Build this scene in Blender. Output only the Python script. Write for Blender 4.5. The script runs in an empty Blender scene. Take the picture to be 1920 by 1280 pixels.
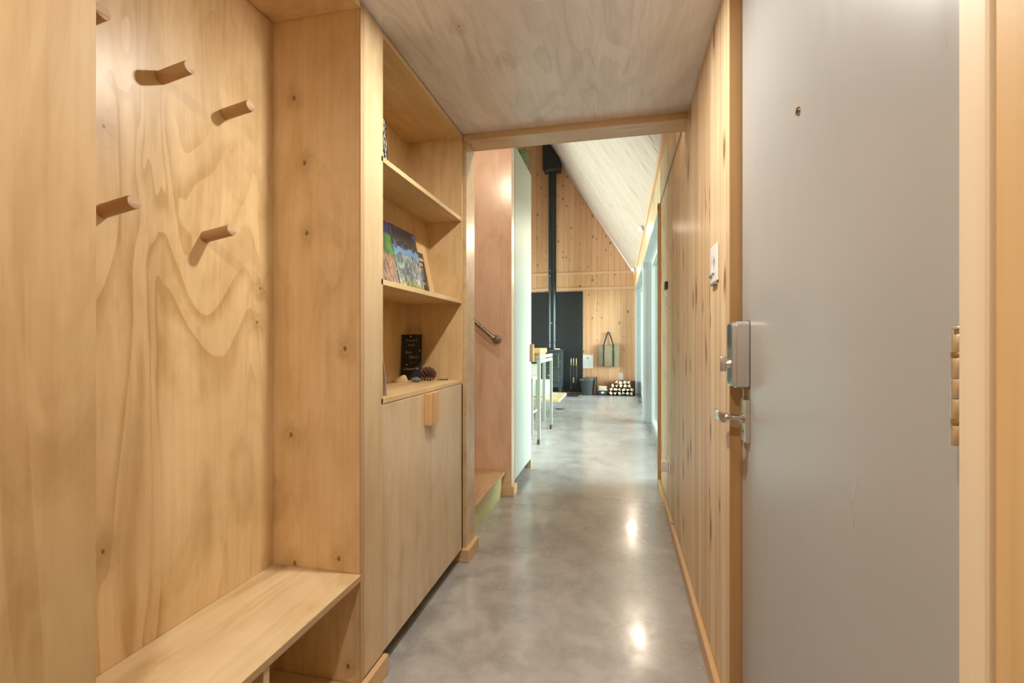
import bpy, bmesh, math, random
from mathutils import Vector, Matrix, Euler
random.seed(7)
S = bpy.context.scene
COL = S.collection
PI = math.pi

# ------------------------------------------------------------------ camera
cd = bpy.data.cameras.new('camera'); cam = bpy.data.objects.new('camera', cd); COL.objects.link(cam)
cam.location = (0, 0, 1.15)
cam.rotation_euler = (PI/2, 0, math.atan(203/880))
cd.sensor_fit = 'HORIZONTAL'; cd.sensor_width = 36; cd.lens = 36*880/1920; cd.clip_start = .02
S.camera = cam
# ------------------------------------------------------------------ view, world
S.view_settings.view_transform = 'Standard'; S.view_settings.look = 'None'
S.view_settings.exposure = 0.25; S.view_settings.gamma = 1; S.view_settings.use_curve_mapping = False
try:
    S.cycles.max_bounces = 12; S.cycles.diffuse_bounces = 7; S.cycles.glossy_bounces = 5
    S.cycles.sample_clamp_indirect = 6; S.cycles.blur_glossy = .5
    S.cycles.caustics_reflective = False; S.cycles.caustics_refractive = False
except Exception: pass
W = bpy.data.worlds.new('world'); S.world = W; W.use_nodes = True
wn = W.node_tree; bg = wn.nodes['Background']
tc = wn.nodes.new('ShaderNodeTexCoord'); sp = wn.nodes.new('ShaderNodeSeparateXYZ'); rp = wn.nodes.new('ShaderNodeValToRGB')
wn.links.new(tc.outputs['Generated'], sp.inputs[0]); wn.links.new(sp.outputs['Z'], rp.inputs[0])
rp.color_ramp.elements[0].position = 0.0; rp.color_ramp.elements[0].color = (.80, .95, .88, 1)   # pale treeline
rp.color_ramp.elements[1].position = .35; rp.color_ramp.elements[1].color = (.90, .97, 1.0, 1)   # overcast sky
wn.links.new(rp.outputs[0], bg.inputs[0]); bg.inputs[1].default_value = 19.0

def area(name, loc, rot, sx, sy, e, col, shape='RECTANGLE', portal=False, spread=PI):
    l = bpy.data.lights.new(name, 'AREA'); l.shape = shape; l.size = sx; l.size_y = sy; l.energy = e; l.color = col; l.spread = spread
    o = bpy.data.objects.new(name, l); COL.objects.link(o); o.location = loc; o.rotation_euler = rot
    if portal: l.cycles.is_portal = True
    return o
# sky portals in the two big windows and the added left window (facing into the room)
area('window_portal', (.62, 5.40, 1.14), (0, PI/2, 0), 2.3, 3.0, 1, (1,1,1), portal=True)
area('window_portal', (-5.06, 7.15, 1.35), (0, -PI/2, 0), 1.9, 5.3, 1, (1,1,1), portal=True)
area('window_portal', (.62, 8.70, 1.14), (0, PI/2, 0), 2.3, 3.4, 1, (1,1,1), portal=True)
WARM = (1.0, .83, .64); NEUT = (1.0, .95, .86)

# ------------------------------------------------------------------ helpers
def B(): return bmesh.new()
def bx(bm, x0, x1, y0, y1, z0, z1, bev=0, seg=1):
    t = bmesh.new(); bmesh.ops.create_cube(t, size=1)
    bmesh.ops.scale(t, vec=(abs(x1-x0), abs(y1-y0), abs(z1-z0)), verts=t.verts)
    bmesh.ops.translate(t, vec=((x0+x1)/2, (y0+y1)/2, (z0+z1)/2), verts=t.verts)
    if bev: bmesh.ops.bevel(t, geom=t.edges[:], offset=bev, segments=seg, profile=.5, affect='EDGES')
    join(bm, t); return bm
def join(bm, t):
    me = bpy.data.meshes.new('t'); t.to_mesh(me); t.free(); bm.from_mesh(me); bpy.data.meshes.remove(me)
def cyl(bm, p, q, r, r2=None, n=24, bev=0):
    p = Vector(p); q = Vector(q); d = q-p; t = bmesh.new()
    bmesh.ops.create_cone(t, cap_ends=True, segments=n, radius1=r, radius2=r if r2 is None else r2, depth=d.length)
    if bev:
        es = [e for e in t.edges if abs(e.verts[0].co.z-e.verts[1].co.z) < 1e-6]
        bmesh.ops.bevel(t, geom=es, offset=bev, segments=2, profile=.5, affect='EDGES')
    M = Matrix.Translation((p+q)/2) @ Vector((0,0,1)).rotation_difference(d).to_matrix().to_4x4()
    bmesh.ops.transform(t, matrix=M, verts=t.verts); join(bm, t); return bm
def lathe(bm, prof, c=(0,0,0), n=40):
    rings = []
    for r, z in prof:
        rings.append([bm.verts.new((c[0]+r*math.cos(2*PI*i/n), c[1]+r*math.sin(2*PI*i/n), c[2]+z)) for i in range(n)])
    for a, b in zip(rings, rings[1:]):
        for i in range(n): bm.faces.new((a[i], a[(i+1)%n], b[(i+1)%n], b[i]))
    bm.faces.new(rings[0][::-1]); bm.faces.new(rings[-1]); return bm
def prism(bm, pts, a0, a1, axis='Y', bev=0):
    """pts are 2D; extruded along axis."""
    def P(p, a):
        return {'Y': (p[0], a, p[1]), 'X': (a, p[0], p[1]), 'Z': (p[0], p[1], a)}[axis]
    t = bmesh.new()
    v0 = [t.verts.new(P(p, a0)) for p in pts]; v1 = [t.verts.new(P(p, a1)) for p in pts]
    t.faces.new(v0); t.faces.new(v1[::-1])
    for i in range(len(pts)):
        j = (i+1) % len(pts); t.faces.new((v0[j], v0[i], v1[i], v1[j]))
    bmesh.ops.recalc_face_normals(t, faces=t.faces[:])
    if bev: bmesh.ops.bevel(t, geom=t.edges[:], offset=bev, segments=2, profile=.5, affect='EDGES')
    join(bm, t); return bm
def tube(bm, pts, r, n=12):
    pts = [Vector(p) for p in pts]; rings = []
    up = Vector((0,0,1)); prev = None
    for i, p in enumerate(pts):
        d = (pts[min(i+1, len(pts)-1)]-pts[max(i-1, 0)]).normalized()
        if prev is None:
            a = d.cross(up)
            if a.length < 1e-3: a = d.cross(Vector((1,0,0)))
        else: a = prev - d*prev.dot(d)
        a.normalize(); prev = a; b = d.cross(a)
        rr = r[i] if isinstance(r, (list, tuple)) else r
        rings.append([bm.verts.new(p+(a*math.cos(2*PI*k/n)+b*math.sin(2*PI*k/n))*rr) for k in range(n)])
    for a, b in zip(rings, rings[1:]):
        for k in range(n): bm.faces.new((a[k], a[(k+1)%n], b[(k+1)%n], b[k]))
    bm.faces.new(rings[0][::-1]); bm.faces.new(rings[-1]); return bm
def ribbon(bm, pts, w, th=.003, wd=(1,0,0)):
    """flat strap through pts, width direction wd"""
    wd = Vector(wd).normalized(); pts = [Vector(p) for p in pts]; rings = []
    for i, p in enumerate(pts):
        d = (pts[min(i+1, len(pts)-1)]-pts[max(i-1, 0)]).normalized(); n = d.cross(wd).normalized(); ww = n.cross(d).normalized()
        rings.append([bm.verts.new(p+ww*a*w/2+n*b*th/2) for a, b in ((-1,-1),(1,-1),(1,1),(-1,1))])
    for a, b in zip(rings, rings[1:]):
        for k in range(4): bm.faces.new((a[k], a[(k+1)%4], b[(k+1)%4], b[k]))
    bm.faces.new(rings[0][::-1]); bm.faces.new(rings[-1]); return bm
def smooth(o, ang=35):
    for p in o.data.polygons: p.use_smooth = True
    try:
        with bpy.context.temp_override(object=o, active_object=o, selected_objects=[o], selected_editable_objects=[o]):
            bpy.ops.object.shade_smooth_by_angle(angle=math.radians(ang))
    except Exception:
        o.data.set_sharp_from_angle(angle=math.radians(ang)) if hasattr(o.data, 'set_sharp_from_angle') else None
def obj(name, bm, m, parent=None, sm=False, M=None, label=None, world=True):
    """Meshes are written in world coordinates; under a parent they are moved to its origin."""
    bmesh.ops.recalc_face_normals(bm, faces=bm.faces[:])
    if M is not None: bmesh.ops.transform(bm, matrix=M, verts=bm.verts)
    if parent is not None and world:
        q = parent; off = Vector((0,0,0))
        while q is not None: off += q.location; q = q.parent
        bmesh.ops.translate(bm, vec=-off, verts=bm.verts)
    me = bpy.data.meshes.new(name); bm.to_mesh(me); bm.free()
    if isinstance(m, (list, tuple)):
        for k in m: me.materials.append(k)
    else: me.materials.append(m)
    o = bpy.data.objects.new(name, me); COL.objects.link(o)
    if parent is not None: o.parent = parent
    if sm:
        for p in me.polygons: p.use_smooth = True
        if hasattr(me, 'set_sharp_from_angle'): me.set_sharp_from_angle(angle=math.radians(38))
    if label: o['label'] = label
    return o
def thing(name, label, cat, loc, group=None):
    o = bpy.data.objects.new(name, None); COL.objects.link(o); o.location = loc; o.empty_display_size = .05
    o['label'] = label; o['category'] = cat
    if group: o['group'] = group
    return o
def tag(o, label, cat, group=None):
    o['label'] = label; o['category'] = cat
    if group: o['group'] = group
    return o
def struct(name, bm, m, label=None, M=None):
    o = obj(name, bm, m, M=M); o['kind'] = 'structure'
    if label: o['label'] = label
    return o
def text(name, body, size, M, m, parent, ext=.0004):
    c = bpy.data.curves.new(name, 'FONT'); c.body = body; c.size = size; c.extrude = ext; c.align_x = 'CENTER'; c.align_y = 'CENTER'
    t = bpy.data.objects.new(name, c); COL.objects.link(t)
    dg = bpy.context.evaluated_depsgraph_get(); me = bpy.data.meshes.new_from_object(t.evaluated_get(dg))
    bpy.data.objects.remove(t); bpy.data.curves.remove(c)
    bm = bmesh.new(); bm.from_mesh(me); bpy.data.meshes.remove(me)
    return obj(name, bm, m, parent, M=M)
def face_left_M(x, y, z, tilt=0):
    """text/plate drawn in XY, standing upright, readable when looking towards -X (its front faces +X)"""
    return Matrix.Translation((x, y, z)) @ Matrix.Rotation(-tilt, 4, 'Y') @ Matrix(((0,0,1,0),(1,0,0,0),(0,1,0,0),(0,0,0,1)))

# ------------------------------------------------------------------ materials
class N:
    def __init__(s, name):
        s.m = bpy.data.materials.new(name); s.m.use_nodes = True; s.t = s.m.node_tree
        s.b = s.t.nodes['Principled BSDF']
        s.co = s.t.nodes.new('ShaderNodeTexCoord').outputs['Object']
    def n(s, ty, **k):
        x = s.t.nodes.new('ShaderNode'+ty)
        for a, v in k.items(): setattr(x, a, v)
        return x
    def L(s, a, b): s.t.links.new(a, b)
    def put(s, sock, v):
        if hasattr(v, 'node'): s.L(v, sock)
        else: sock.default_value = v
    def math(s, op, a, b=0, c=None, clamp=False):
        x = s.n('Math', operation=op, use_clamp=clamp); s.put(x.inputs[0], a); s.put(x.inputs[1], b)
        if c is not None: s.put(x.inputs[2], c)
        return x.outputs[0]
    def mp(s, sc, off=(0,0,0), src=None):
        x = s.n('Mapping'); s.L(src or s.co, x.inputs[0]); x.inputs['Scale'].default_value = sc; s.put(x.inputs['Location'], off)
        return x.outputs[0]
    def noise(s, v, scale, det=3, rough=.5, dist=0, dim='3D'):
        x = s.n('TexNoise', noise_dimensions=dim); s.L(v, x.inputs['Vector']); x.inputs['Scale'].default_value = scale
        x.inputs['Detail'].default_value = det; x.inputs['Roughness'].default_value = rough; x.inputs['Distortion'].default_value = dist
        return x.outputs['Fac']
    def ss(s, v, a, b, lo=0., hi=1.):
        x = s.n('MapRange', interpolation_type='SMOOTHSTEP'); s.L(v, x.inputs[0])
        for i, q in zip((1,2,3,4), (a, b, lo, hi)): x.inputs[i].default_value = q
        return x.outputs[0]
    def mix(s, f, a, b, mode='MIX'):
        x = s.n('Mix', data_type='RGBA', blend_type=mode); s.put(x.inputs[0], f)
        for i, v in ((6, a), (7, b)):
            if hasattr(v, 'node'): s.L(v, x.inputs[i])
            else: x.inputs[i].default_value = (*v, 1) if len(v) == 3 else v
        return x.outputs[2]
    def sep(s, v=None):
        x = s.n('SeparateXYZ'); s.L(v or s.co, x.inputs[0]); return x.outputs
    def comb(s, a, b, c):
        x = s.n('CombineXYZ'); s.put(x.inputs[0], a); s.put(x.inputs[1], b); s.put(x.inputs[2], c); return x.outputs[0]
    def bump(s, h, st=.3, d=.002):
        x = s.n('Bump'); x.inputs['Strength'].default_value = st; x.inputs['Distance'].default_value = d; s.L(h, x.inputs['Height'])
        s.L(x.outputs[0], s.b.inputs['Normal'])
    def fin(s, col, rough, metal=0, coat=0, coatr=.1, spec=.5):
        s.put(s.b.inputs['Base Color'], col if hasattr(col, 'node') else (*col, 1)); s.put(s.b.inputs['Roughness'], rough)
        s.b.inputs['Metallic'].default_value = metal; s.b.inputs['Coat Weight'].default_value = coat; s.b.inputs['Coat Roughness'].default_value = coatr
        s.b.inputs['Specular IOR Level'].default_value = spec
        return s.m
AX = {'X': 0, 'Y': 1, 'Z': 2}
def ply(name, light, dark, along='Z', rough=.42, lines=9, seed=0., knots=.0, coat=.15, cont=.5, spread=1., plane=None, kr=.05):
    light = (light[0]*.95, light[1]*.95, light[2]*.89); dark = (dark[0]*.82, dark[1]*.80, dark[2]*.70)
    m = N(name); i = AX[along]
    off = (seed*3.1, seed*1.7, seed*2.3)
    sc = [1.25*spread]*3; sc[i] = .27*spread
    v = m.mp(tuple(sc), off)
    base = m.noise(v, 1.5, 2, .45, 1.1)
    ln = m.math('FRACT', m.math('MULTIPLY', base, float(lines)))
    line = m.math('MULTIPLY', m.ss(ln, .45, .97), m.ss(ln, .97, 1.0, 1, 0))
    gate = m.ss(m.noise(m.mp((1,1,1), off), 1.7, 1), .38, .66)
    sc2 = [70.]*3; sc2[i] = 2.0
    fib = m.noise(m.mp(tuple(sc2), off), 1, 3, .6)
    sc3 = [16.]*3; sc3[i] = 1.6
    fib2 = m.noise(m.mp(tuple(sc3), off), 1, 3, .6, .8)
    blo = m.noise(m.mp((1,1,1), off), 2.2, 4, .6, .7)
    sc4 = [5.5]*3; sc4[i] = 1.5
    fig = m.noise(m.mp(tuple(sc4), off), 1, 4, .62, 1.8)
    f = m.math('MULTIPLY', m.math('MULTIPLY', line, gate), cont*.8)
    f = m.math('ADD', f, m.math('MULTIPLY', m.ss(fig, .42, .66), .34))
    f = m.math('ADD', f, m.math('MULTIPLY', m.ss(blo, .35, .72), .32))
    f = m.math('ADD', f, m.math('MULTIPLY', m.ss(fib, .3, .75), .16))
    f = m.math('ADD', f, m.math('MULTIPLY', m.ss(fib2, .35, .75), .22), clamp=True)
    c = m.mix(f, light, dark)
    if knots:
        xs = m.sep(); a_ = xs[AX[plane[0]]]; l_ = xs[AX[plane[1]]]
        wo = m.math('MULTIPLY', m.math('SUBTRACT', m.noise(m.co, 9, 2), .5), .35)
        def vor(sa, sl, wob):
            vo = m.n('TexVoronoi', feature='F1', voronoi_dimensions='2D'); vo.inputs['Scale'].default_value = 1
            m.L(m.comb(m.math('ADD', m.math('MULTIPLY', a_, sa), m.math('ADD', m.math('MULTIPLY', wo, wob), seed*3.7)), m.math('ADD', m.math('MULTIPLY', l_, sl), seed), 0.), vo.inputs['Vector'])
            cr = m.n('SeparateColor'); m.L(vo.outputs['Color'], cr.inputs[0])
            return vo.outputs['Distance'], m.math('GREATER_THAN', cr.outputs[0], 1-knots)
        di, g = vor(6.5, 4.6, 1.)
        halo = m.math('MULTIPLY', m.math('MULTIPLY', m.ss(di, .02, .34, 1, 0), g), .55)
        swirl = m.math('MULTIPLY', m.math('MULTIPLY', m.ss(m.noise(m.co, 26, 2, .5, 1.5), .45, .62), m.ss(di, .12, .42, 1, 0)), m.math('MULTIPLY', g, .22))
        di2, g2_ = vor(6.5, 4.6, .0)
        dot = m.math('MULTIPLY', m.ss(di2, kr*.35, kr, 1, 0), g2_)
        c = m.mix(m.math('ADD', halo, swirl), c, tuple(q*.86 for q in dark)); c = m.mix(m.math('MULTIPLY', dot, .8), c, (.10, .05, .02))
    r = m.math('ADD', m.math('MULTIPLY', fib2, .14), rough-.07)
    m.bump(fib, .08, .001)
    return m.fin(c, r, coat=coat, coatr=.28)
def boards(name, across, along, w, light, dark, seed=0., kn=(4.2, 1.5), kd=.42, kr=.16, rough=.5, groove=.045, knotc=(.10,.045,.02), ring=(.40,.19,.07), vary=.6, coat=.1, streak=.45, off=0.):
    m = N(name); xyz = m.sep(); a = xyz[AX[across]]; l = xyz[AX[along]]
    u = m.math('DIVIDE', m.math('ADD', a, off+20.0), w); idx = m.math('FLOOR', u); fr = m.math('FRACT', u)
    wnz = m.n('TexWhiteNoise', noise_dimensions='1D'); m.L(m.math('ADD', idx, seed), wnz.inputs['W']); rnd = wnz.outputs['Value']
    l2 = m.math('ADD', l, m.math('MULTIPLY', rnd, 9.))
    g1 = m.noise(m.comb(m.math('MULTIPLY', a, 55.), m.math('MULTIPLY', l2, 1.1), rnd), 1, 3, .6, .5)
    g2 = m.noise(m.comb(m.math('MULTIPLY', a, 14.), m.math('MULTIPLY', l2, .8), rnd), 1, 2, .5, .9)
    f = m.math('ADD', m.math('MULTIPLY', m.ss(g1, .32, .72), .3), m.math('MULTIPLY', m.ss(g2, .3, .72), streak))
    f = m.math('ADD', f, m.math('MULTIPLY', m.math('SUBTRACT', rnd, .5), vary), clamp=True)
    c = m.mix(f, light, dark)
    wob = m.noise(m.comb(m.math('MULTIPLY', a, 20.), m.math('MULTIPLY', l2, 12.), 0.), 1, 1)
    vo = m.n('TexVoronoi', feature='F1', voronoi_dimensions='2D')
    m.L(m.comb(m.math('ADD', m.math('MULTIPLY', u, kn[0]), m.math('MULTIPLY', wob, .06)), m.math('MULTIPLY', l2, kn[1]), 0.), vo.inputs['Vector']); vo.inputs['Scale'].default_value = 1
    vo.inputs['Randomness'].default_value = .9
    cr = m.n('SeparateColor'); m.L(vo.outputs['Color'], cr.inputs[0])
    g = m.math('GREATER_THAN', cr.outputs[0], 1-kd)
    sz = m.math('ADD', m.math('MULTIPLY', cr.outputs[1], kr*.8), kr*.3)
    dn = m.math('DIVIDE', vo.outputs['Distance'], sz)
    rg = m.math('MULTIPLY', m.ss(dn, .9, 1.7, 1, 0), g); kk = m.math('MULTIPLY', m.ss(dn, .5, .95, 1, 0), g)
    c = m.mix(m.math('MULTIPLY', rg, .55), c, ring); c = m.mix(m.math('MULTIPLY', kk, .85), c, knotc)
    e = m.math('MINIMUM', fr, m.math('SUBTRACT', 1., fr))
    gr = m.ss(e, groove*.35, groove, 1, 0)
    c = m.mix(m.math('MULTIPLY', gr, .62), c, (.16, .085, .035))
    m.bump(m.math('SUBTRACT', m.math('MULTIPLY', g1, .05), gr), .5, .004)
    return m.fin(c, rough, coat=coat, coatr=.3)
def plain(name, col, rough=.5, metal=0, var=.06, sc=14., coat=0, bump=0, spec=.5):
    m = N(name); n = m.noise(m.co, sc, 4, .6)
    k = tuple(max(0, x*(1-var)) for x in col); k2 = tuple(min(1, x*(1+var)) for x in col)
    c = m.mix(n, k, k2); r = m.math('ADD', m.math('MULTIPLY', n, .08), rough-.04)
    if bump: m.bump(n, bump, .002)
    return m.fin(c, r, metal, coat, spec=spec)
def emis(name, col, st):
    m = N(name); m.b.inputs['Emission Color'].default_value = (*col, 1); m.b.inputs['Emission Strength'].default_value = st
    return m.fin(col, .4)

BL, BD = (.75, .56, .335), (.56, .37, .17)
M_back = ply('birch_back', (.78,.585,.35), (.56,.365,.165), 'Z', lines=11, seed=1.3, cont=.62, spread=1.7, knots=.10, plane='YZ', kr=.035)
M_side = ply('birch_side', (.86,.66,.44), (.68,.47,.25), 'Z', lines=6, seed=2.2, knots=.5, cont=.3, plane='XZ', kr=.055)
M_near = ply('birch_near', (.68,.49,.28), (.52,.33,.15), 'Z', lines=6, seed=3.1, cont=.35)
M_stile = ply('birch_stile', (.68,.53,.35), (.54,.38,.20), 'Z', lines=5, seed=4.4, knots=.12, cont=.3, plane='YZ', kr=.04)
M_seat = ply('birch_seat', (.80,.63,.42), (.62,.44,.24), 'Y', lines=12, seed=5.6, cont=.4, knots=.10, plane='XY', kr=.05)
M_shelf = ply('birch_shelf', BL, BD, 'Y', lines=7, seed=6.2, cont=.3)
M_door = ply('birch_door', (.70,.56,.40), (.56,.41,.26), 'Z', lines=6, seed=7.7, cont=.25, rough=.36, coat=.3)
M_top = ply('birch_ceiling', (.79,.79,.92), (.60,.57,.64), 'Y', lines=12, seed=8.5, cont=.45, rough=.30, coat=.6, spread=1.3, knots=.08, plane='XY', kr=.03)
M_beam = ply('birch_beam', (.66,.50,.32), (.50,.34,.18), 'X', lines=5, seed=9.5, cont=.3, rough=.3, coat=.4)
M_part = ply('birch_partition', (.92,.68,.54), (.80,.55,.42), 'Z', lines=9, seed=10.5, cont=.3, rough=.32, coat=.4)
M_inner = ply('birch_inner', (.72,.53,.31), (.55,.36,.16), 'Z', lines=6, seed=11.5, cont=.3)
def plyedge(name):
    m = N(name); xyz = m.sep()
    w = m.math('SINE', m.math('MULTIPLY', m.math('ADD', m.math('ADD', xyz[1], xyz[2]), xyz[0]), 2*PI/.0036))
    c = m.mix(m.ss(w, -.3, .5), (.30,.16,.07), (.64,.45,.26)); return m.fin(c, .6)
M_edge = plyedge('birch_ply_edge')
M_handle = boards('oiled_wood_pull', 'Y', 'Z', .4, (.66,.42,.20), (.52,.30,.12), kd=0, groove=0.001)
M_peg = boards('beech_dowel', 'Y', 'X', .4, (.46,.28,.13), (.32,.18,.075), kd=0, groove=0.001, vary=.3)
M_pegend = plain('beech_end_grain', (.55,.38,.24), .6, sc=60, var=.15)
M_pineR = boards('pine_wall_right', 'Y', 'Z', .088, (.78,.60,.38), (.58,.39,.21), seed=3, kn=(1.1, 4.6), kd=.24, kr=.27, knotc=(.17,.08,.035), vary=.75, groove=.04, streak=.6, off=.03)
M_pineF = boards('pine_wall_far', 'X', 'Z', .125, (.82,.475,.28), (.62,.325,.16), seed=11, kn=(1.3, 6.2), kd=.21, kr=.17, knotc=(.11,.04,.015), vary=.6, groove=.03)
M_pineC = boards('pine_casing', 'Y', 'Z', .9, (.74,.52,.26), (.58,.37,.16), seed=5, kn=(5, 5), kd=.0, kr=.12, groove=.002, vary=.1, off=.45)
M_pineJ = boards('pine_jamb', 'X', 'Z', .9, (.54,.32,.13), (.42,.23,.085), seed=6, kn=(9., 5), kd=.22, kr=.13, groove=.002, vary=.1)
M_pineL = boards('pine_jamb_edge', 'Y', 'Z', .9, (.82,.69,.50), (.72,.57,.39), seed=8, kn=(5, 4), kd=.0, kr=.1, groove=.002, vary=.1, off=.45)
M_base = boards('pine_baseboard', 'Z', 'Y', .9, (.70,.49,.27), (.56,.35,.17), seed=9, kn=(6, 4), kd=.10, kr=.08, groove=.001, vary=.1, streak=.7)
M_roof = boards('whitewashed_roof_boards', 'Y', 'Z', .105, (.63,.50,.44), (.52,.39,.33), seed=21, kn=(1.5, 3.4), kd=.40, kr=.22, knotc=(.25,.16,.09), ring=(.55,.42,.28), vary=.5, groove=.014, streak=.35, rough=.6)
M_trimF = plain('pine_rail', (.78,.50,.32), .5)
M_riser = boards('greenish_wood', 'Z', 'Y', .9, (.64,.64,.34), (.52,.50,.22), seed=4, kn=(6, 3), kd=.2, kr=.1, groove=.001, vary=.1, knotc=(.3,.22,.08), ring=(.42,.36,.12))  # yellow-green wood tone, used on the lowest riser only
M_tread = ply('birch_tread', (.72,.51,.32), (.54,.33,.17), 'Y', lines=5, seed=14, cont=.3)
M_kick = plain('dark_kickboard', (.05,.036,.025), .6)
M_white = plain('pale_cabinet_laminate', (.35,.38,.34), .5, var=.02, sc=3, coat=.0)
M_whitep = plain('white_painted_frame', (.60,.65,.66), .4, var=.02)
M_plastic = plain('white_plastic', (.80,.80,.77), .35, var=.02)
M_plasticB = plain('dark_plastic', (.02,.02,.02), .3)
M_nickel = plain('satin_nickel', (.78,.76,.73), .30, 1, var=.08)
M_nickelP = plain('polished_nickel', (.62,.60,.56), .12, 1, var=.05)
M_brass = plain('dull_brass', (.50,.36,.16), .3, 1)
M_steel = plain('brushed_steel', (.42,.37,.33), .28, 1)
M_black = plain('black_sheet_metal', (.016,.018,.021), .5, var=.1)
M_pipe = plain('black_stove_pipe', (.035,.042,.048), .30, .5)
M_stove = plain('stove_enamel', (.055,.068,.072), .35, .3)
M_stoveT = plain('stove_top_steel', (.14,.15,.155), .28, .8)
M_stoveG = plain('stove_glass', (.035,.04,.025), .08)
M_mint = plain('mint_painted_steel', (.27,.31,.265), .4, .0, var=.04)
M_bucket = plain('galvanised_bucket', (.11,.125,.135), .34, .7, var=.2)
M_canvas = plain('waxed_canvas', (.31,.245,.155), .8, sc=9, var=.3, bump=.4)
M_strap = plain('navy_webbing', (.022,.028,.04), .8, sc=80)
M_paper = plain('white_paper', (.80,.81,.80), .7, var=.02)
M_ink = plain('grey_ink', (.18,.18,.2), .8)
M_bark = plain('bark', (.13,.09,.06), .9, var=.5, sc=30, bump=.6)
M_logend = plain('split_wood_face', (.80,.67,.50), .75, sc=18, var=.18)
M_leaf = plain('green_leaf', (.08,.34,.05), .45, sc=10, var=.3)
M_cush = plain('mint_cushion', (.44,.52,.43), .85, sc=40, var=.05, bump=.2)
M_board = ply('pale_platform_board', (.70,.56,.33), (.58,.43,.23), 'Y', lines=5, seed=16, cont=.2)
M_cone = plain('pinecone_scale', (.12,.06,.035), .8, sc=60, var=.4)
M_stone = plain('grey_stone', (.16,.16,.17), .8, sc=40, var=.4, bump=.5)
M_cream = plain('cream_birch_bark', (.62,.46,.22), .8, sc=45, var=.35, bump=.4)
M_chalk = plain('chalk', (.55,.55,.50), .9)
M_chalkT = plain('chalk_tan', (.30,.26,.16), .9)
M_slate = plain('blackboard', (.012,.009,.008), .75)
M_terra = plain('terracotta', (.38,.16,.08), .8)
M_iron = plain('cast_iron', (.07,.072,.078), .5, .6)
M_red = plain('pale_pink', (.6,.35,.33), .8)

def steel_door():
    m = N('grey_painted_door'); n = m.noise(m.mp((1,1.3,.45)), 2.2, 4, .6); s = m.noise(m.mp((8, 8, 1.2)), 3, 4, .6)
    c = m.mix(n, (.375,.378,.375), (.41,.415,.41)); r = m.math('ADD', m.math('MULTIPLY', s, .12), .24)
    m.bump(s, .05, .001); return m.fin(c, r, 0, .1, spec=.55)
M_steeldoor = steel_door()
def concrete():
    m = N('polished_concrete'); n1 = m.noise(m.co, 1.5, 5, .6, .6); n2 = m.noise(m.co, 7, 6, .65, .3); n3 = m.noise(m.co, 55, 3, .6)
    f = m.math('ADD', m.math('MULTIPLY', m.ss(n1, .36, .64), .5), m.math('MULTIPLY', m.ss(n2, .38, .64), .42))
    f = m.math('ADD', f, m.math('MULTIPLY', m.ss(n3, .4, .8), .12), clamp=True)
    c = m.mix(f, (.46,.445,.43), (.25,.235,.22))
    sp_ = m.noise(m.co, 38, 3, .7, .4)
    c = m.mix(m.math('MULTIPLY', m.ss(sp_, .70, .78), .45), c, (.10,.09,.08))
    y = m.sep()[1]; dd = m.math('ABSOLUTE', m.math('SUBTRACT', y, 3.487)); seam = m.ss(dd, .0015, .005, 1, 0)
    c = m.mix(m.math('MULTIPLY', seam, .75), c, (.07,.065,.06))
    r = m.math('ADD', m.math('MULTIPLY', m.ss(n2, .3, .7), .13), .17)
    m.bump(n1, .06, .01)
    return m.fin(c, r, 0, .25, .12, spec=.5)
M_conc = concrete()
def glass():
    m = N('window_glass'); t = m.t; out = t.nodes['Material Output']
    tr = m.n('BsdfTransparent'); gl = m.n('BsdfGlossy'); gl.inputs['Roughness'].default_value = .02
    fr = m.n('Fresnel'); fr.inputs['IOR'].default_value = 1.45; mx = m.n('MixShader')
    n = m.noise(m.co, .6, 1); m.L(m.mix(n, (.94,.98,.96), (.96,1,.98)), tr.inputs['Color'])
    m.L(fr.outputs[0], mx.inputs[0]); m.L(tr.outputs[0], mx.inputs[1]); m.L(gl.outputs[0], mx.inputs[2]); m.L(mx.outputs[0], out.inputs['Surface'])
    return m.m
M_glass = glass()
def grass():
    m = N('lawn'); n = m.noise(m.co, 3, 5, .7); return m.fin(m.mix(n, (.09,.12,.06), (.16,.20,.11)), .9)
M_grass = grass()
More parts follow.
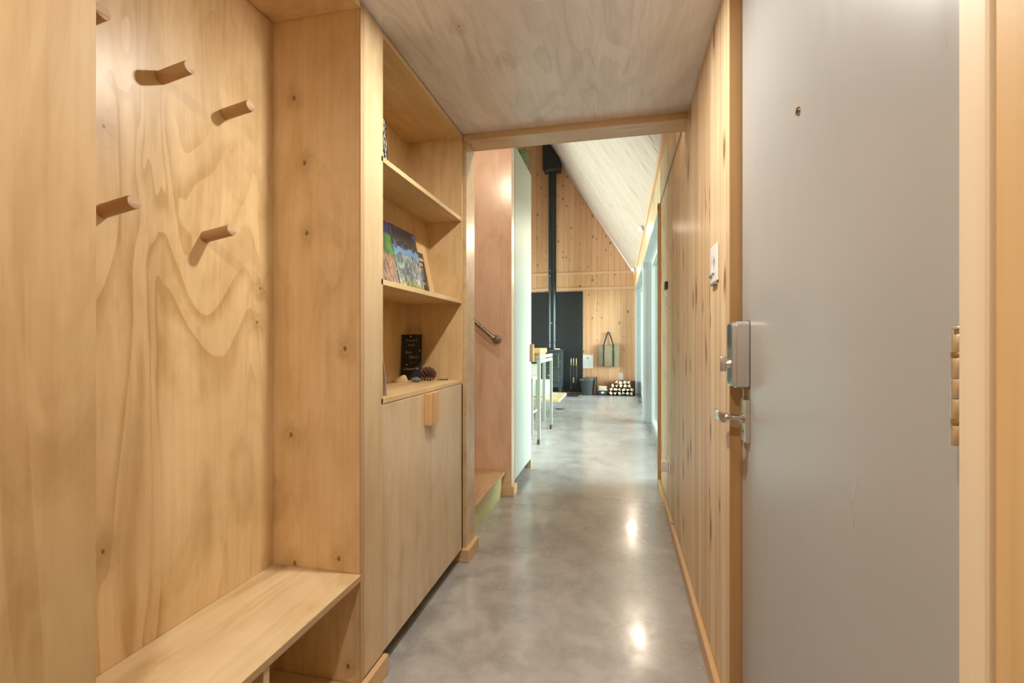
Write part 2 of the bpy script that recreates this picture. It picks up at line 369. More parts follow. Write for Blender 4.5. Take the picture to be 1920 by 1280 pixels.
def magazine(name, kind):
    m = N(name); xyz = m.sep(); z = xyz[2]; y = xyz[1]
    n = m.noise(m.mp((1,1,.55)), 22, 5, .65, 1.6); n2 = m.noise(m.mp((1,1,.4)), 34, 4, .6, 2.0); n3 = m.noise(m.co, 11, 3, .6, .8)
    if kind == 'a':   # night sky over a pale lake and violet brush strokes
        sky = m.mix(m.ss(n3, .52, .62), (.012,.012,.016), (.085,.08,.25))
        st = m.n('TexVoronoi'); m.L(m.co, st.inputs['Vector']); st.inputs['Scale'].default_value = 70
        sc = m.n('SeparateColor'); m.L(st.outputs['Color'], sc.inputs[0])
        sky = m.mix(m.math('MULTIPLY', m.ss(st.outputs['Distance'], .12, .2, 1, 0), m.math('GREATER_THAN', sc.outputs[0], .8)), sky, (.75,.6,.25))
        low = m.mix(m.ss(n, .42, .58), (.06,.11,.13), (.33,.46,.45)); low = m.mix(m.ss(n2, .54, .60), low, (.24,.16,.30)); low = m.mix(m.ss(n, .60, .66), low, (.62,.66,.66))
        gz = m.math('ADD', z, m.math('MULTIPLY', m.math('SUBTRACT', n3, .5), .10))
        low = m.mix(m.ss(gz, .055, .03), low, m.mix(m.ss(n2, .4, .6), (.09,.16,.04), (.48,.42,.14)))
        lake = m.mix(m.ss(gz, .170, .176), low, (.12,.33,.62)); c = m.mix(m.ss(gz, .196, .202), lake, sky)
    elif kind == 'b':
        c = m.mix(m.ss(n3, .35, .6), (.02,.07,.02), (.10,.28,.05)); c2 = m.mix(m.ss(n2, .4, .62), (.02,.012,.01), (.48,.26,.16))
        c = m.mix(m.ss(z, .13, .16), c2, c); c = m.mix(m.ss(z, .225, .24), c, (.03,.025,.09))
    else:
        c = m.mix(n3, (.018,.015,.014), (.028,.024,.022))
    return m.fin(c, .32, coat=.2)

# ------------------------------------------------------------------ key dimensions (metres)
XF = -.803; XB = -1.125; XR = .3125; HC = 2.23; ZT = .068
YN0 = .572; YN1 = 1.343; YP = 1.366; YS = 1.488; YC = 2.336; YH0 = 2.343; YH1 = 2.483; YW = 3.88; YE = 10.6
XL = -4.9; XA = (XL+XR)/2; ZS = 2.60; SL = 1.58; ZA = ZS+SL*(XR-XA)

# ------------------------------------------------------------------ structure
struct('floor', bx(B(), XL-.15, .62, -1.6, YE+.2, -.12, 0), M_conc, 'polished grey concrete floor running down the hall into the living room')
struct('ground', bx(B(), .64, 30, -8, 30, -.35, -.16), M_grass)
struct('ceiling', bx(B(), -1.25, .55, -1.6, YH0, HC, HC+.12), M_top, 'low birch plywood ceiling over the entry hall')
b = B(); bx(b, -1.25, XF, -1.6, YN0, 0, HC)
struct('wall_left', b, M_near, 'birch plywood panel at the left edge beside the coat nook')
struct('wall_back', bx(B(), XF, .45, -1.7, -1.6, 0, HC), M_near)
b = B(); bx(b, -1.25, -1.145, YN0, YH0, 0, HC); struct('wall_side', b, M_inner)
# right wall: hall part with the door recess, then above-window band
b = B()
bx(b, XR, .50, 1.49, YW, 0, 2.236)
struct('wall_right', b, M_pineR, 'knotty pine board wall on the right side of the hall')
b = B(); bx(b, XR+.002, .50, 1.49, YH0, 2.236, HC+.1); bx(b, XR+.002, .50, YH0, YW, 2.252, ZS+.04)
bx(b, XR, .62, YW, YE, 2.275, ZS+.04)
struct('wall_upper', b, M_pineR, 'band of pine boards above the hall wall and the windows')
b = B(); bx(b, XR-.006, XR+.05, YH1, YW, 2.236, 2.252); struct('trim_1', b, plain('grey_wood_trim', (.36,.30,.24), .5), 'thin grey trim strip capping the right wall boards')
b = B(); bx(b, XR-.022, XR+.02, YH1, YE, ZS-.045, ZS+.035, .002); struct('trim_2', b, M_trimF, 'pine rail where the roof meets the window wall')
b = B(); bx(b, XR+.075, .50, -1.6, 1.49, 0, HC); bx(b, XR, .40, -1.6, .485, 0, HC)
struct('wall_front', b, M_pineC, 'pine casing wall at the right edge nearest the camera')
b = B(); bx(b, XR-.004, .385, .4874, .523, 0, HC, .002); struct('trim_3', b, M_pineL, 'pale pine door jamb edge at the right beside the hinge')
b = B(); bx(b, XR, .3845, 1.483, 1.49, 0, HC); struct('trim_4', b, M_pineJ, 'orange pine door jamb beside the lock')
b = B(); bx(b, XR+.001, XR+.075, .523, 1.483, 2.185, HC); struct('trim_5', b, M_pineC)
b = B(); bx(b, .3465, .3875, 1.4775, 1.4825, .006, 2.18); bx(b, .3465, .3875, .5235, .5665, .006, 2.18); struct('trim_6', b, M_plasticB, 'black door seal in the gap around the grey door')
# corner trim at the end of the right wall
b = B(); bx(b, XR-.026, XR+.0, YW-.022, YW, 0, 2.236, .001); struct('trim_7', b, M_pineJ, 'upright orange pine trim closing the right wall beside the window')
# baseboards
b = B(); bx(b, XR-.0205, XR, 1.49, YW-.022, 0, ZT, .003); struct('baseboard_right', b, M_base, 'pine baseboard along the right wall')
b = B(); bx(b, XF, XF+.02, YP-.05, YS+.004, 0, ZT, .003); struct('baseboard_left', b, M_base, 'short pine baseboard under the bookcase stile')
b = B(); bx(b, -1.0, -.766, YH0-.02, YH1+.02, 0, ZT, .003); struct('baseboard_post', b, M_base, 'pine baseboard block wrapped round the foot of the opening post')
# header wall with the opening
pts = [(XL, 0), (-.786, 0), (-.786, 2.2), (XR, 2.2), (XR, ZS), (XA, ZA), (XL, ZS)]
struct('wall_opening', prism(B(), pts, YH0, YH1), M_beam, 'plywood wall, post and header round the opening to the living room')
b = B(); bx(b, -.80, XR, YH0-.012, YH0, 2.196, HC, .001); struct('trim_8', b, M_beam, 'plywood edge strip on the front of the header')
# far gable
pts = [(XL, 0), (XR+.3, 0), (XR+.3, ZS-.6), (XR, ZS), (XA, ZA), (XL, ZS)]
struct('wall_far', prism(B(), [(XL, 0), (.62, 0), (.62, ZS), (XR, ZS), (XA, ZA), (XL, ZS)], YE, YE+.15), M_pineF, 'knotty pine gable wall at the far end')
struct('trim_9', bx(B(), XL, XR-.03, YE-.022, YE, 2.648, 2.704, .002), M_trimF, 'upper horizontal pine rail across the far wall')
struct('trim_10', bx(B(), XL, XR-.001, YE-.022, YE, 2.303, 2.358, .002), M_trimF, 'lower horizontal pine rail across the far wall')
b = B(); bx(b, XL-.15, XL, YH0, 4.5, 0, ZS); bx(b, XL-.15, XL, 9.8, YE, 0, ZS); bx(b, XL-.15, XL, 4.5, 9.8, 0, .4); bx(b, XL-.15, XL, 4.5, 9.8, 2.3, ZS)
struct('wall_living', b, M_pineR)
b = B(); bx(b, XL-.11, XL-.04, 4.5, 9.8, .4, .46); bx(b, XL-.11, XL-.04, 4.5, 9.8, 2.24, 2.3)
for k in range(4): bx(b, XL-.11, XL-.04, 4.5+k*1.7467, 4.56+k*1.7467, .46, 2.24)
w3 = struct('added_window', b, M_whitep); obj('window_pane', bx(B(), XL-.08, XL-.072, 4.52, 9.78, .42, 2.28), M_glass, w3)  # unseen window, added to bring more daylight onto the roof and floor
# roof slabs
t = .12
b = B(); prism(b, [(XR+.32, ZS-SL*.32), (XR+.32, ZS-SL*.32+t*2), (XA, ZA+t*2), (XA, ZA)], YH1, YE+.15)
for v in b.verts: pass
b2 = B(); prism(b2, [(XR-.001, ZS+.03), (XR+.35, ZS+.03), (XR+.35, ZS+.22), (XA, ZA+.24), (XA, ZA+.002)], YH1, YE+.15); b.free()
struct('roof_right', b2, M_roof, 'steep whitewashed board roof slope over the living room')
b = B(); prism(b, [(XL+.001, ZS+.03), (XL-.35, ZS+.03), (XL-.35, ZS+.22), (XA, ZA+.24), (XA, ZA+.002)], YH1, YE+.15)
struct('roof_left', b, M_roof)

# windows: deep white reveals, frames, glass
def window(name, y0, y1, lab):
    b = B(); xf = .43
    bx(b, xf, .52, y0, y0+.06, .0, 2.275, .003); bx(b, xf, .52, y1-.06, y1, .0, 2.275, .003)
    bx(b, xf, .52, y0+.06, y1-.06, .0, .055, .003); bx(b, xf, .52, y0+.06, y1-.06, 2.215, 2.275, .003)
    ym = (y0+y1)/2; bx(b, xf+.005, .515, ym-.035, ym+.035, .055, 2.215, .003)
    o = struct(name, b, M_whitep, lab)
    g = obj('window_pane', bx(B(), .47, .478, y0+.05, ym-.03, .05, 2.22), M_glass, o); g2 = obj('window_pane', bx(B(), .47, .478, ym+.03, y1-.05, .05, 2.22), M_glass, o)
window('window_1', 3.95, 6.89, 'tall white framed window next to the end of the pine wall')
window('window_2', 7.02, 10.40, 'tall white framed window nearest the far wall')
b = B(); bx(b, XR, .62, 6.89, 7.02, 0, 2.275, .002); struct('trim_11', b, M_whitep, 'white painted post between the two windows')
b = B(); bx(b, XR, .62, 10.40, YE, 0, 2.275, .002); struct('trim_12', b, M_whitep, 'white painted post in the far corner')
b = B(); bx(b, XR, .62, YW, 3.95, 0, 2.275, .002); struct('trim_13', b, M_whitep)
b = B(); bx(b, XR+.001, .62, YW, YE, 2.262, 2.276); struct('trim_14', b, M_whitep, 'white soffit board above the windows')
for y0, y1 in ((3.95, 6.89), (7.02, 10.4)):
    b = B(); bx(b, .52, .63, y0, y1, -.14, .002); s_ = struct('sill', b, M_whitep)
# partition between stairs and kitchen
b = B(); bx(b, -3.2, -.79, 3.41, 3.50, 0, 3.9, .0015); struct('wall_stair', b, M_part, 'reddish plywood partition beyond the stairs')
b = B(); bx(b, -.92, -.769, 3.39, 3.506, 0, .072, .003); struct('baseboard_stair', b, M_base, 'pine baseboard block at the foot of the stair partition')
struct('wall_stair_side', bx(B(), -3.3, -3.2, YH1, 3.50, 0, 3.9), M_part)

# ------------------------------------------------------------------ staircase
st = thing('staircase', 'plywood staircase rising to the left beyond the opening, with a greenish lowest riser', 'stairs', (-1.6, 2.95, 0))
for k in range(8):
    x0 = -.835-.25*k; z = .185*(k+1)
    obj('tread', bx(B(), x0-.27, x0, YH1+.002, 3.408, z-.022, z, .002), M_tread, st)
    obj('riser', bx(B(), x0-.041, x0-.023, YH1+.004, 3.406, z-.185+(.0 if k else 0), z-.022), M_riser if k == 0 else M_part, st, label='green tinted lowest riser' if k == 0 else None)
hr = thing('handrail', 'brushed metal handrail on the stair partition', 'handrail', (-.92, 3.40, 1.17))
obj('rail', tube(B(), [(-.905, 3.345, 1.172)]+[(-.93-.12*i, 3.345, 1.192+.1*i) for i in range(10)], .0165, 16), M_steel, hr, True)
obj('bracket', tube(B(), [(-.902, 3.408, 1.166), (-.902, 3.37, 1.166), (-.905, 3.345, 1.172)], .0165, 16), M_steel, hr, True)
obj('flange', cyl(B(), (-.902, 3.4095, 1.166), (-.902, 3.396, 1.166), .036, .033, 28, .002), M_steel, hr, True)

# ------------------------------------------------------------------ coat nook
cr = thing('coat_rack', 'birch plywood coat rack panel with angled round wooden pegs above the bench', 'coat rack', (XB, .95, .43))
obj('back_panel', bx(B(), -1.143, XB, YN0+.001, YN1-.001, .412, HC-.024), M_back, cr)
for (y, z) in ((.751, 1.812), (.951, 1.812), (1.146, 1.812), (.815, 1.440), (1.080, 1.440)):
    L = .092; a = math.radians(10); r = .0155
    p0 = Vector((XB-.002, y, z)); p1 = p0+Vector((L*math.cos(a), 0, L*math.sin(a)))
    pg = obj('peg', cyl(B(), p0, p1, r, None, 32, .0012), M_peg, cr, True)
    obj('peg_end', cyl(B(), p1-Vector((.0006,0,0)), p1+Vector((.0004*math.cos(a),0,.0004*math.sin(a))), r-.0013, None, 32), M_pegend, pg, label='pale end grain')
    # keep the pair in one frame: peg origin is the rack origin
nt = thing('nook_canopy', 'orange plywood top board closing the coat nook above the pegs', 'panel', (-.96, .95, HC-.022))
obj('board', bx(B(), -1.143, XF-.001, YN0+.001, YN1-.001, HC-.022, HC-.001), M_side, nt)
be = thing('entry_bench', 'built-in birch plywood bench with open shoe cubbies below', 'bench', (-.96, .95, 0))
obj('seat', bx(B(), -1.143, XF+.001, YN0+.001, YN1-.001, .39, .411, .0015), M_seat, be)
obj('seat_edge', bx(B(), XF+.001, XF+.0025, YN0+.002, YN1-.001, .391, .4095), M_edge, be)
obj('divider', bx(B(), -1.12, XF-.004, .93, .95, .062, .389), M_inner, be)
obj('divider_edge', bx(B(), XF-.004, XF-.003, .9305, .9495, .062, .389), M_stile, be)
obj('bottom_deck', bx(B(), -1.12, XF-.004, YN0+.001, YN1-.002, .04, .061), M_inner, be)
obj('rear_panel', bx(B(), -1.143, -1.1205, YN0+.001, YN1-.002, .04, .389), M_inner, be)
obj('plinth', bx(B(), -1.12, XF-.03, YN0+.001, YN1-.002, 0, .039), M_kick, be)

# ------------------------------------------------------------------ bookcase cabinet
bc = thing('bookcase_cabinet', 'built-in birch bookcase with open shelves over two cupboard doors', 'bookcase', (-.96, 1.85, 0))
z_c = .952; z2 = 1.366; z1 = 1.793; TH = .019
b = B(); bx(b, -1.143, XF-.0035, YN1, YP, 0, HC-.003); obj('side_panel', b, M_side, bc)
obj('panel_edge', bx(B(), XF-.0035, XF-.0002, YN1+.0005, YP-.0005, .0, HC-.003), M_edge, bc)
b = B(); bx(b, XF-.019, XF, YP, YS, z_c-.02, HC-.003, .0008); bx(b, XF-.019, XF, YP, YS-.0012, ZT+.001, z_c-.0195, .0004); obj('face_stile', b, M_stile, bc)
obj('side_panel', bx(B(), -1.143, XF, YC-.019, YC, ZT, HC-.003, .0005), M_inner, bc)
obj('rear_panel', bx(B(), -1.143, -1.107, YP, YC-.019, z_c-.02, HC-.003), M_inner, bc)
obj('inner_side_panel', bx(B(), -1.107, XF-.019, YS-.03, YS-.012, z_c, HC-.024), M_inner, bc)
obj('top_panel', bx(B(), -1.107, XF, YS, YC-.019, HC-.0235, HC-.003, .0008), M_shelf, bc)
obj('shelf', bx(B(), -1.107, XF, YS-.012, YC-.0192, z1-TH, z1, .0008), M_shelf, bc)
obj('shelf', bx(B(), -1.107, XF, YS-.012, YC-.0192, z2-TH, z2, .0008), M_shelf, bc)
obj('counter', bx(B(), -1.107, XF, YS-.012, YC-.0192, z_c-.019, z_c, .0008), M_shelf, bc)
def slx(z): return -.925-.2*(z-z2)
obj('display_board', prism(B(), [(slx(z2)-.004, z2), (slx(z2)+.0, z2), (slx(z1-TH), z1-TH), (slx(z1-TH)-.012, z1-TH)], YS-.012, YC-.0195), M_inner, bc)
YG = 1.909
d1 = obj('door', bx(B(), XF-.018, XF, YS, YG-.0015, ZT+.004, z_c-.022, .0012), M_door, bc)
d2 = obj('door', bx(B(), XF-.018, XF, YG+.0015, YC-.002, ZT+.004, z_c-.022, .0012), M_door, bc)
b = B(); bx(b, XF, XF+.029, 1.838, 1.866, .797, .931, .002, 2); bx(b, XF, XF+.026, 1.866, 1.872, .797, .931); obj('handle', b, M_handle, d1)
b = B(); bx(b, XF, XF+.029, 1.874, YG-.002, .797, .931, .002, 2); obj('handle', b, M_handle, d1)
obj('handle', bx(B(), XF, XF+.029, YG+.002, 1.934, .797, .931, .002, 2), M_handle, d2)
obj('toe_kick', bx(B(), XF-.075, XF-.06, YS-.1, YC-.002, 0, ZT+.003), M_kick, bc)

# ------------------------------------------------------------------ things on the shelves
def lean_book(name, label, cat, y0, y1, z0, h, th, mat, front=.012, tilt=None, xbase=None, group=None):
    """stands on a shelf with its cover towards +X, leaning back along the display board; local origin at its foot"""
    t_ = math.atan(.2) if tilt is None else tilt
    x = (slx(z0)+front) if xbase is None else xbase
    root = thing(name, label, cat, (x, (y0+y1)/2, z0), group)
    w = y1-y0; bm = B(); bx(bm, -th, 0, -w/2, w/2, 0, h, .0006)
    M = Matrix.Translation((0,0,.2*0)) @ Matrix.Rotation(-t_, 4, 'Y')
    o = obj('cover', bm, mat, root, M=M, world=False)
    return root, M, w
def on_cover(name, body, size, M, y, z, m, root, ext=.0003):
    MM = M @ Matrix(((0,0,1,.0004),(1,0,0,y),(0,1,0,z),(0,0,0,1)))
    c = bpy.data.curves.new(name, 'FONT'); c.body = body; c.size = size; c.extrude = ext; c.align_x = 'CENTER'; c.align_y = 'CENTER'
    c.offset = size*.012
    t = bpy.data.objects.new(name, c); COL.objects.link(t)
    dg = bpy.context.evaluated_depsgraph_get(); me = bpy.data.meshes.new_from_object(t.evaluated_get(dg))
    bpy.data.objects.remove(t); bpy.data.curves.remove(c)
    bm = bmesh.new(); bm.from_mesh(me); bpy.data.meshes.remove(me)
    return obj(name, bm, m, root, M=MM, world=False)
def on_rect(name, M, y0, y1, z0, z1, m, root, th=.0006):
    bm = B(); bx(bm, 0, th, y0, y1, z0, z1); return obj(name, bm, m, root, M=M, world=False)
M_letter = plain('printed_white', (.72,.71,.66), .5, var=.02)
M_magA = magazine('painted_cover_night', 'a'); M_magB = magazine('painted_cover_forest', 'b'); M_magC = magazine('black_cover', 'c')
A, MA, w = lean_book('magazine', 'magazine with a painted night sky and blue lake cover on the middle shelf', 'magazine', 1.83, 2.082, z2+.0005, .296, .006, M_magA, front=.024)
A, MA, w = lean_book('magazine', 'forest and bark cover magazine half hidden behind the stile, middle shelf', 'magazine', 1.60, 1.826, z2+.0005, .292, .006, M_magB, front=.022)
R, MR, w = lean_book('booklet', 'small black guide booklet leaning beside the painted magazine', 'booklet', 2.02, 2.172, z2+.0005, .222, .004, M_magC, front=.012)
on_cover('lettering', 'Écrans', .027, MR, .028, .188, M_letter, R); on_cover('lettering', 'verts', .027, MR, .018, .162, M_letter, R)
on_rect('picture', MR, .0, .042, .085, .143, plain('blue_picture', (.10,.13,.25), .5, var=.6, sc=60), R)
on_rect('picture_top', MR, .0, .042, .118, .144, plain('amber_picture', (.50,.33,.12), .5, var=.4, sc=50), R)
for i, (z, wd) in enumerate(((.072, .03), (.066, .045), (.060, .038))): on_rect('text_line', MR, .0, wd, z, z+.0022, M_chalk, R, .0003)
on_rect('text_line', MR, .052, .062, .07, .072, M_chalk, R, .0003); on_rect('text_line', MR, .052, .066, .058, .060, M_chalk, R, .0003)
T, MT, w = lean_book('book', 'thick black book with tall white cover letters on the top shelf', 'book', 1.53, 1.752, z1+.0005, .262, .035, M_magC, tilt=.06, xbase=-.918)
for k in range(9):   # two columns of tall letters running up the outer edge of the cover
    on_cover('lettering', 'HETSVNAKR'[k], .036, MT, .094, .022+k*.0275, M_letter, T)
    on_cover('lettering', 'LIEOUDACM'[k], .034, MT, .064, .022+k*.0275, M_letter, T)
# leaflet against the left side of the counter bay
bm = B(); bx(bm, -1.03, -.84, -.0012, .0012, 0, .30); bx(bm, -1.03, -.826, .004, .0062, 0, .29)
lf = obj('leaflet', bm, [plain('lilac_paper', (.55,.47,.55), .6, sc=30, var=.15)], M=Matrix.Translation((0, 1.556, z_c+.0004)) @ Matrix.Rotation(math.radians(12), 4, 'X'))
tag(lf, 'thin lilac leaflets leaning on the left side of the counter shelf', 'leaflet')
# small blackboard
cbM = Matrix.Translation((-1.045, 2.225, z_c+.0008)) @ Matrix.Rotation(math.radians(14), 4, 'Z') @ Matrix.Rotation(math.radians(-7), 4, 'X')
cb = thing('chalkboard', 'small black chalkboard with handwriting on the counter beside the pinecone', 'chalkboard', (0,0,0))
def cbo(name, bm, m): return obj(name, bm, m, cb, M=cbM, world=False)
bm = B(); bx(bm, -.052, .052, 0, .005, 0, .235, .001); cbo('board', bm, M_slate)
def cbt(body, size, x, z, m, rot=0):
    c = bpy.data.curves.new('w', 'FONT'); c.body = body; c.size = size; c.extrude = .0002; c.align_x = 'CENTER'; c.align_y = 'CENTER'; c.shear = .25
    t = bpy.data.objects.new('w', c); COL.objects.link(t); dg = bpy.context.evaluated_depsgraph_get(); me = bpy.data.meshes.new_from_object(t.evaluated_get(dg))
    bpy.data.objects.remove(t); bpy.data.curves.remove(c); bm = bmesh.new(); bm.from_mesh(me); bpy.data.meshes.remove(me)
    bmesh.ops.transform(bm, matrix=Matrix.Translation((x, -.0005, z)) @ Matrix.Rotation(rot, 4, 'Y') @ Matrix.Rotation(PI/2, 4, 'X'), verts=bm.verts)
    cbo('handwriting', bm, m)
cbt("À toute la", .014, 0, .205, M_chalkT); cbt('famille', .014, .0, .180, M_chalkT); cbt('Bon', .02, -.016, .142, M_chalkT); cbt('Séjour', .02, .012, .118, M_chalkT)
cbt("L'équipe Mu", .0155, .0, .058, M_chalk, -.04); cbt('~~~', .016, .004, .09, M_chalkT)
for x, z in ((-.006, .225), (.042, .152), (-.022, .078)):
    bm = B(); bx(bm, x-.003, x+.003, -.0012, 0, z-.004, z+.004, .0008); cbo('sticker', bm, M_red)
# birch bark wedge
wm = Matrix.Translation((-1.035, 2.115, z_c+.0004)) @ Matrix.Rotation(math.radians(16), 4, 'Z')
bm = B(); prism(bm, [(-.055, 0), (.026, 0), (.012, .032), (.0, .034), (-.035, .016), (-.055, .008)], -.014, .014, 'Y', .002)
tag(obj('birch_chip', bm, M_cream, M=wm, sm=True), 'cream wedge of birch wood lying in front of the chalkboard', 'wood chip')
bm = B(); t = bmesh.new(); bmesh.ops.create_icosphere(t, subdivisions=3, radius=1)
for v in t.verts:
    k = 1+.16*math.sin(7*v.co.x+3)*math.sin(6*v.co.y)*math.cos(5*v.co.z); v.co = Vector((v.co.x*.026*k, v.co.y*.014*k, max(-.9, v.co.z)*.013*k))
    if v.co.x < 0: v.co.z *= .75
join(bm, t); lo = min(v.co.z for v in bm.verts)
tag(obj('grey_stone', bm, M_stone, sm=True, M=Matrix.Translation((-.972, 2.125, z_c+.0004-lo))), 'small grey stone between the birch chip and the pinecone', 'stone')
# pinecone
pc = thing('pinecone', 'brown open pinecone lying near the end of the counter', 'pinecone', (-.945, 2.225, z_c+.034))
bm = B(); tube(bm, [(-.033,0,0),(-.02,0,.0),(0,0,0),(.02,0,0),(.034,0,0)], [.006,.012,.014,.010,.003], 14)
obj('core', bm, M_cone, pc, True, world=False)
bm = B(); random.seed(3)
for i in range(58):
    f_ = i/57; x = -.034+.066*f_; R_ = (.030*math.sin(PI*(.18+.78*f_))**.8); a = i*2.39996
    c0 = Vector((x, math.cos(a)*.006, math.sin(a)*.006)); d = Vector((-.35+.5*f_, math.cos(a), math.sin(a))).normalized()
    s_ = Vector((0, -math.sin(a), math.cos(a))); tip = c0+d*R_; n_ = d.cross(s_)
    vs = [c0+s_*.005, c0-s_*.005, tip-s_*.0085, tip+n_*.003+d*.002, tip+s_*.0085]
    lo_ = [bm.verts.new(v) for v in vs]; up_ = [bm.verts.new(v+n_*.0014) for v in vs]
    bm.faces.new(lo_); bm.faces.new(up_[::-1])
    for k in range(5): bm.faces.new((lo_[k], lo_[(k+1)%5], up_[(k+1)%5], up_[k]))
for v in bm.verts: v.co.z = max(v.co.z, -.0335)
obj('scales', bm, M_cone, pc, world=False)
tw = obj('twig', tube(B(), [(-.905, 2.235, z_c+.004), (-.89, 2.25, z_c+.005), (-.875, 2.258, z_c+.004), (-.862, 2.272, z_c+.004)], [.002,.0035,.003,.0035], 8), M_bark, sm=True)
tag(tw, 'tiny dark twig lying to the right of the pinecone', 'twig')

# ------------------------------------------------------------------ grey door in the right wall
dr = struct('door_1', bx(B(), .345, .388, .567, 1.477, .006, 2.18, .0015), M_steeldoor, 'grey painted steel door with keypad deadbolt and lever')
bm = B(); cyl(bm, (.345, 1.035, 1.607), (.3415, 1.035, 1.607), .0085, .0075, 28); obj('peephole', bm, M_brass, dr, True)
bm = B(); cyl(bm, (.3415, 1.035, 1.607), (.3411, 1.035, 1.607), .0045, None, 24); obj('peephole_lens', bm, M_plasticB, dr, True)
def rounded(x0, x1, y0, y1, z0, z1, r, n=6, inset=0):
    pts = []
    for cy, cz, a0 in ((y1-r, z1-r, 0), (y0+r, z1-r, 90), (y0+r, z0+r, 180), (y1-r, z0+r, 270)):
        for i in range(n+1):
            a = math.radians(a0+90*i/n); pts.append((cy+r*math.cos(a), cz+r*math.sin(a)))
    bm = B(); prism(bm, pts, x0, x1, 'X'); return bm
lk = obj('deadbolt_lock', rounded(.312, .3435, 1.392, 1.460, 1.022, 1.206, .012), M_nickel, dr, True)
obj('lock_gasket', rounded(.3435, .345, 1.3905, 1.4615, 1.0205, 1.2075, .012), M_plasticB, lk)
obj('lock_cover', rounded(.3005, .312, 1.3955, 1.4565, 1.026, 1.202, .012), M_nickel, lk, True)
obj('lock_face', rounded(.2992, .3005, 1.399, 1.453, 1.030, 1.198, .010), M_nickelP, lk, True, label='polished lock face')
bm = B(); cyl(bm, (.2992, 1.426, 1.087), (.290, 1.426, 1.087), .012, .010, 28); bx(bm, .274, .291, 1.418, 1.434, 1.066, 1.108, .003, 2); obj('thumb_turn', bm, M_nickel, lk, True)
pl = obj('lever_plate', bx(B(), .3335, .345, 1.391, 1.458, .872, .990, .0015, 2), M_nickel, dr)
bm = B(); cyl(bm, (.3335, 1.424, .936), (.326, 1.424, .936), .0135, None, 28, .001); tube(bm, [(.327, 1.424, .936), (.305, 1.424, .936), (.292, 1.427, .936), (.286, 1.436, .935)], [.0095,.0095,.010,.0095], 16)
pts = []
prism(bm, [(.2795, 1.430), (.2935, 1.430), (.290, 1.462), (.284, 1.520), (.276, 1.524), (.2755, 1.50)], .920, .948, 'Z', .003)
obj('lever', bm, M_nickelP, pl, True)
obj('latch_slot', bx(B(), .3331, .3335, 1.42, 1.426, .896, .904), M_plasticB, pl)
hg = obj('hinge', bx(B(), .3385, .3445, .5600, .5665, 1.05, 1.165), M_nickel, dr)
segs = [(1.046, 1.066, .0072, M_nickel), (1.066, 1.072, .0066, M_brass), (1.072, 1.0925, .0068, M_nickel), (1.093, 1.1125, .0068, M_nickel), (1.113, 1.1335, .0068, M_nickel), (1.1335, 1.139, .0066, M_brass), (1.139, 1.157, .0068, M_nickel), (1.157, 1.162, .004, M_brass), (1.162, 1.165, .0066, M_nickel)]
for z0, z1_, r, m_ in segs:
    obj('knuckle', cyl(B(), (.3305, .558, z0), (.3305, .558, z1_), r, None, 24, .0006), m_, hg, True)

# ------------------------------------------------------------------ wall plates on the right wall
sw = thing('light_switch', 'white dimmer switch plate on the pine wall left of the grey door', 'light switch', (XR, 1.70, 1.41))
obj('plate', bx(B(), XR-.006, XR, 1.636, 1.760, 1.350, 1.474, .0025, 2), M_plastic, sw)
obj('rocker', prism(B(), [(XR-.006, 1.378), (XR-.0115, 1.380), (XR-.0075, 1.412), (XR-.0105, 1.444), (XR-.006, 1.446)], 1.680, 1.716, 'Y', .001), M_plastic, sw)
obj('slider', bx(B(), XR-.013, XR-.006, 1.722, 1.738, 1.368, 1.378, .001), M_ink, sw)
obj('lower_lip', bx(B(), XR-.012, XR-.0, 1.655, 1.735, 1.340, 1.3495, .001), plain('grey_plastic', (.35,.33,.30), .5), sw)
th = thing('wall_switch', 'narrow white switch plate further along the pine wall', 'light switch', (XR, 3.36, 1.43))
obj('plate', bx(B(), XR-.006, XR, 3.29, 3.41, 1.365, 1.492, .002), M_plastic, th); obj('rocker', bx(B(), XR-.010, XR-.006, 3.325, 3.375, 1.39, 1.46, .002), plain('grey_rocker', (.62,.63,.62), .4), th)  # rocker plastic is greyer than its plate
tb = thing('thermostat', 'small black thermostat above the narrow switch plate', 'thermostat', (XR, 3.36, 1.53))
obj('case', bx(B(), XR-.020, XR, 3.31, 3.40, 1.503, 1.555, .003, 2), M_plasticB, tb); obj('display', bx(B(), XR-.0205, XR-.020, 3.325, 3.385, 1.515, 1.545), plain('dim_display', (.09,.08,.06), .15), tb)
ol = thing('wall_outlet', 'white outlet plate low on the right wall with a plug-in adapter', 'outlet', (XR, 3.25, .33))
obj('plate', bx(B(), XR-.006, XR, 3.17, 3.25, .285, .40, .002), M_plastic, ol)
ad = thing('plug_adapter', 'chunky white plug-in adapter in the outlet by the wall end', 'adapter', (XR-.03, 3.23, .335))
obj('body', bx(B(), XR-.05, XR-.0065, 3.20, 3.26, .300, .372, .006, 3), M_plastic, ad, True)

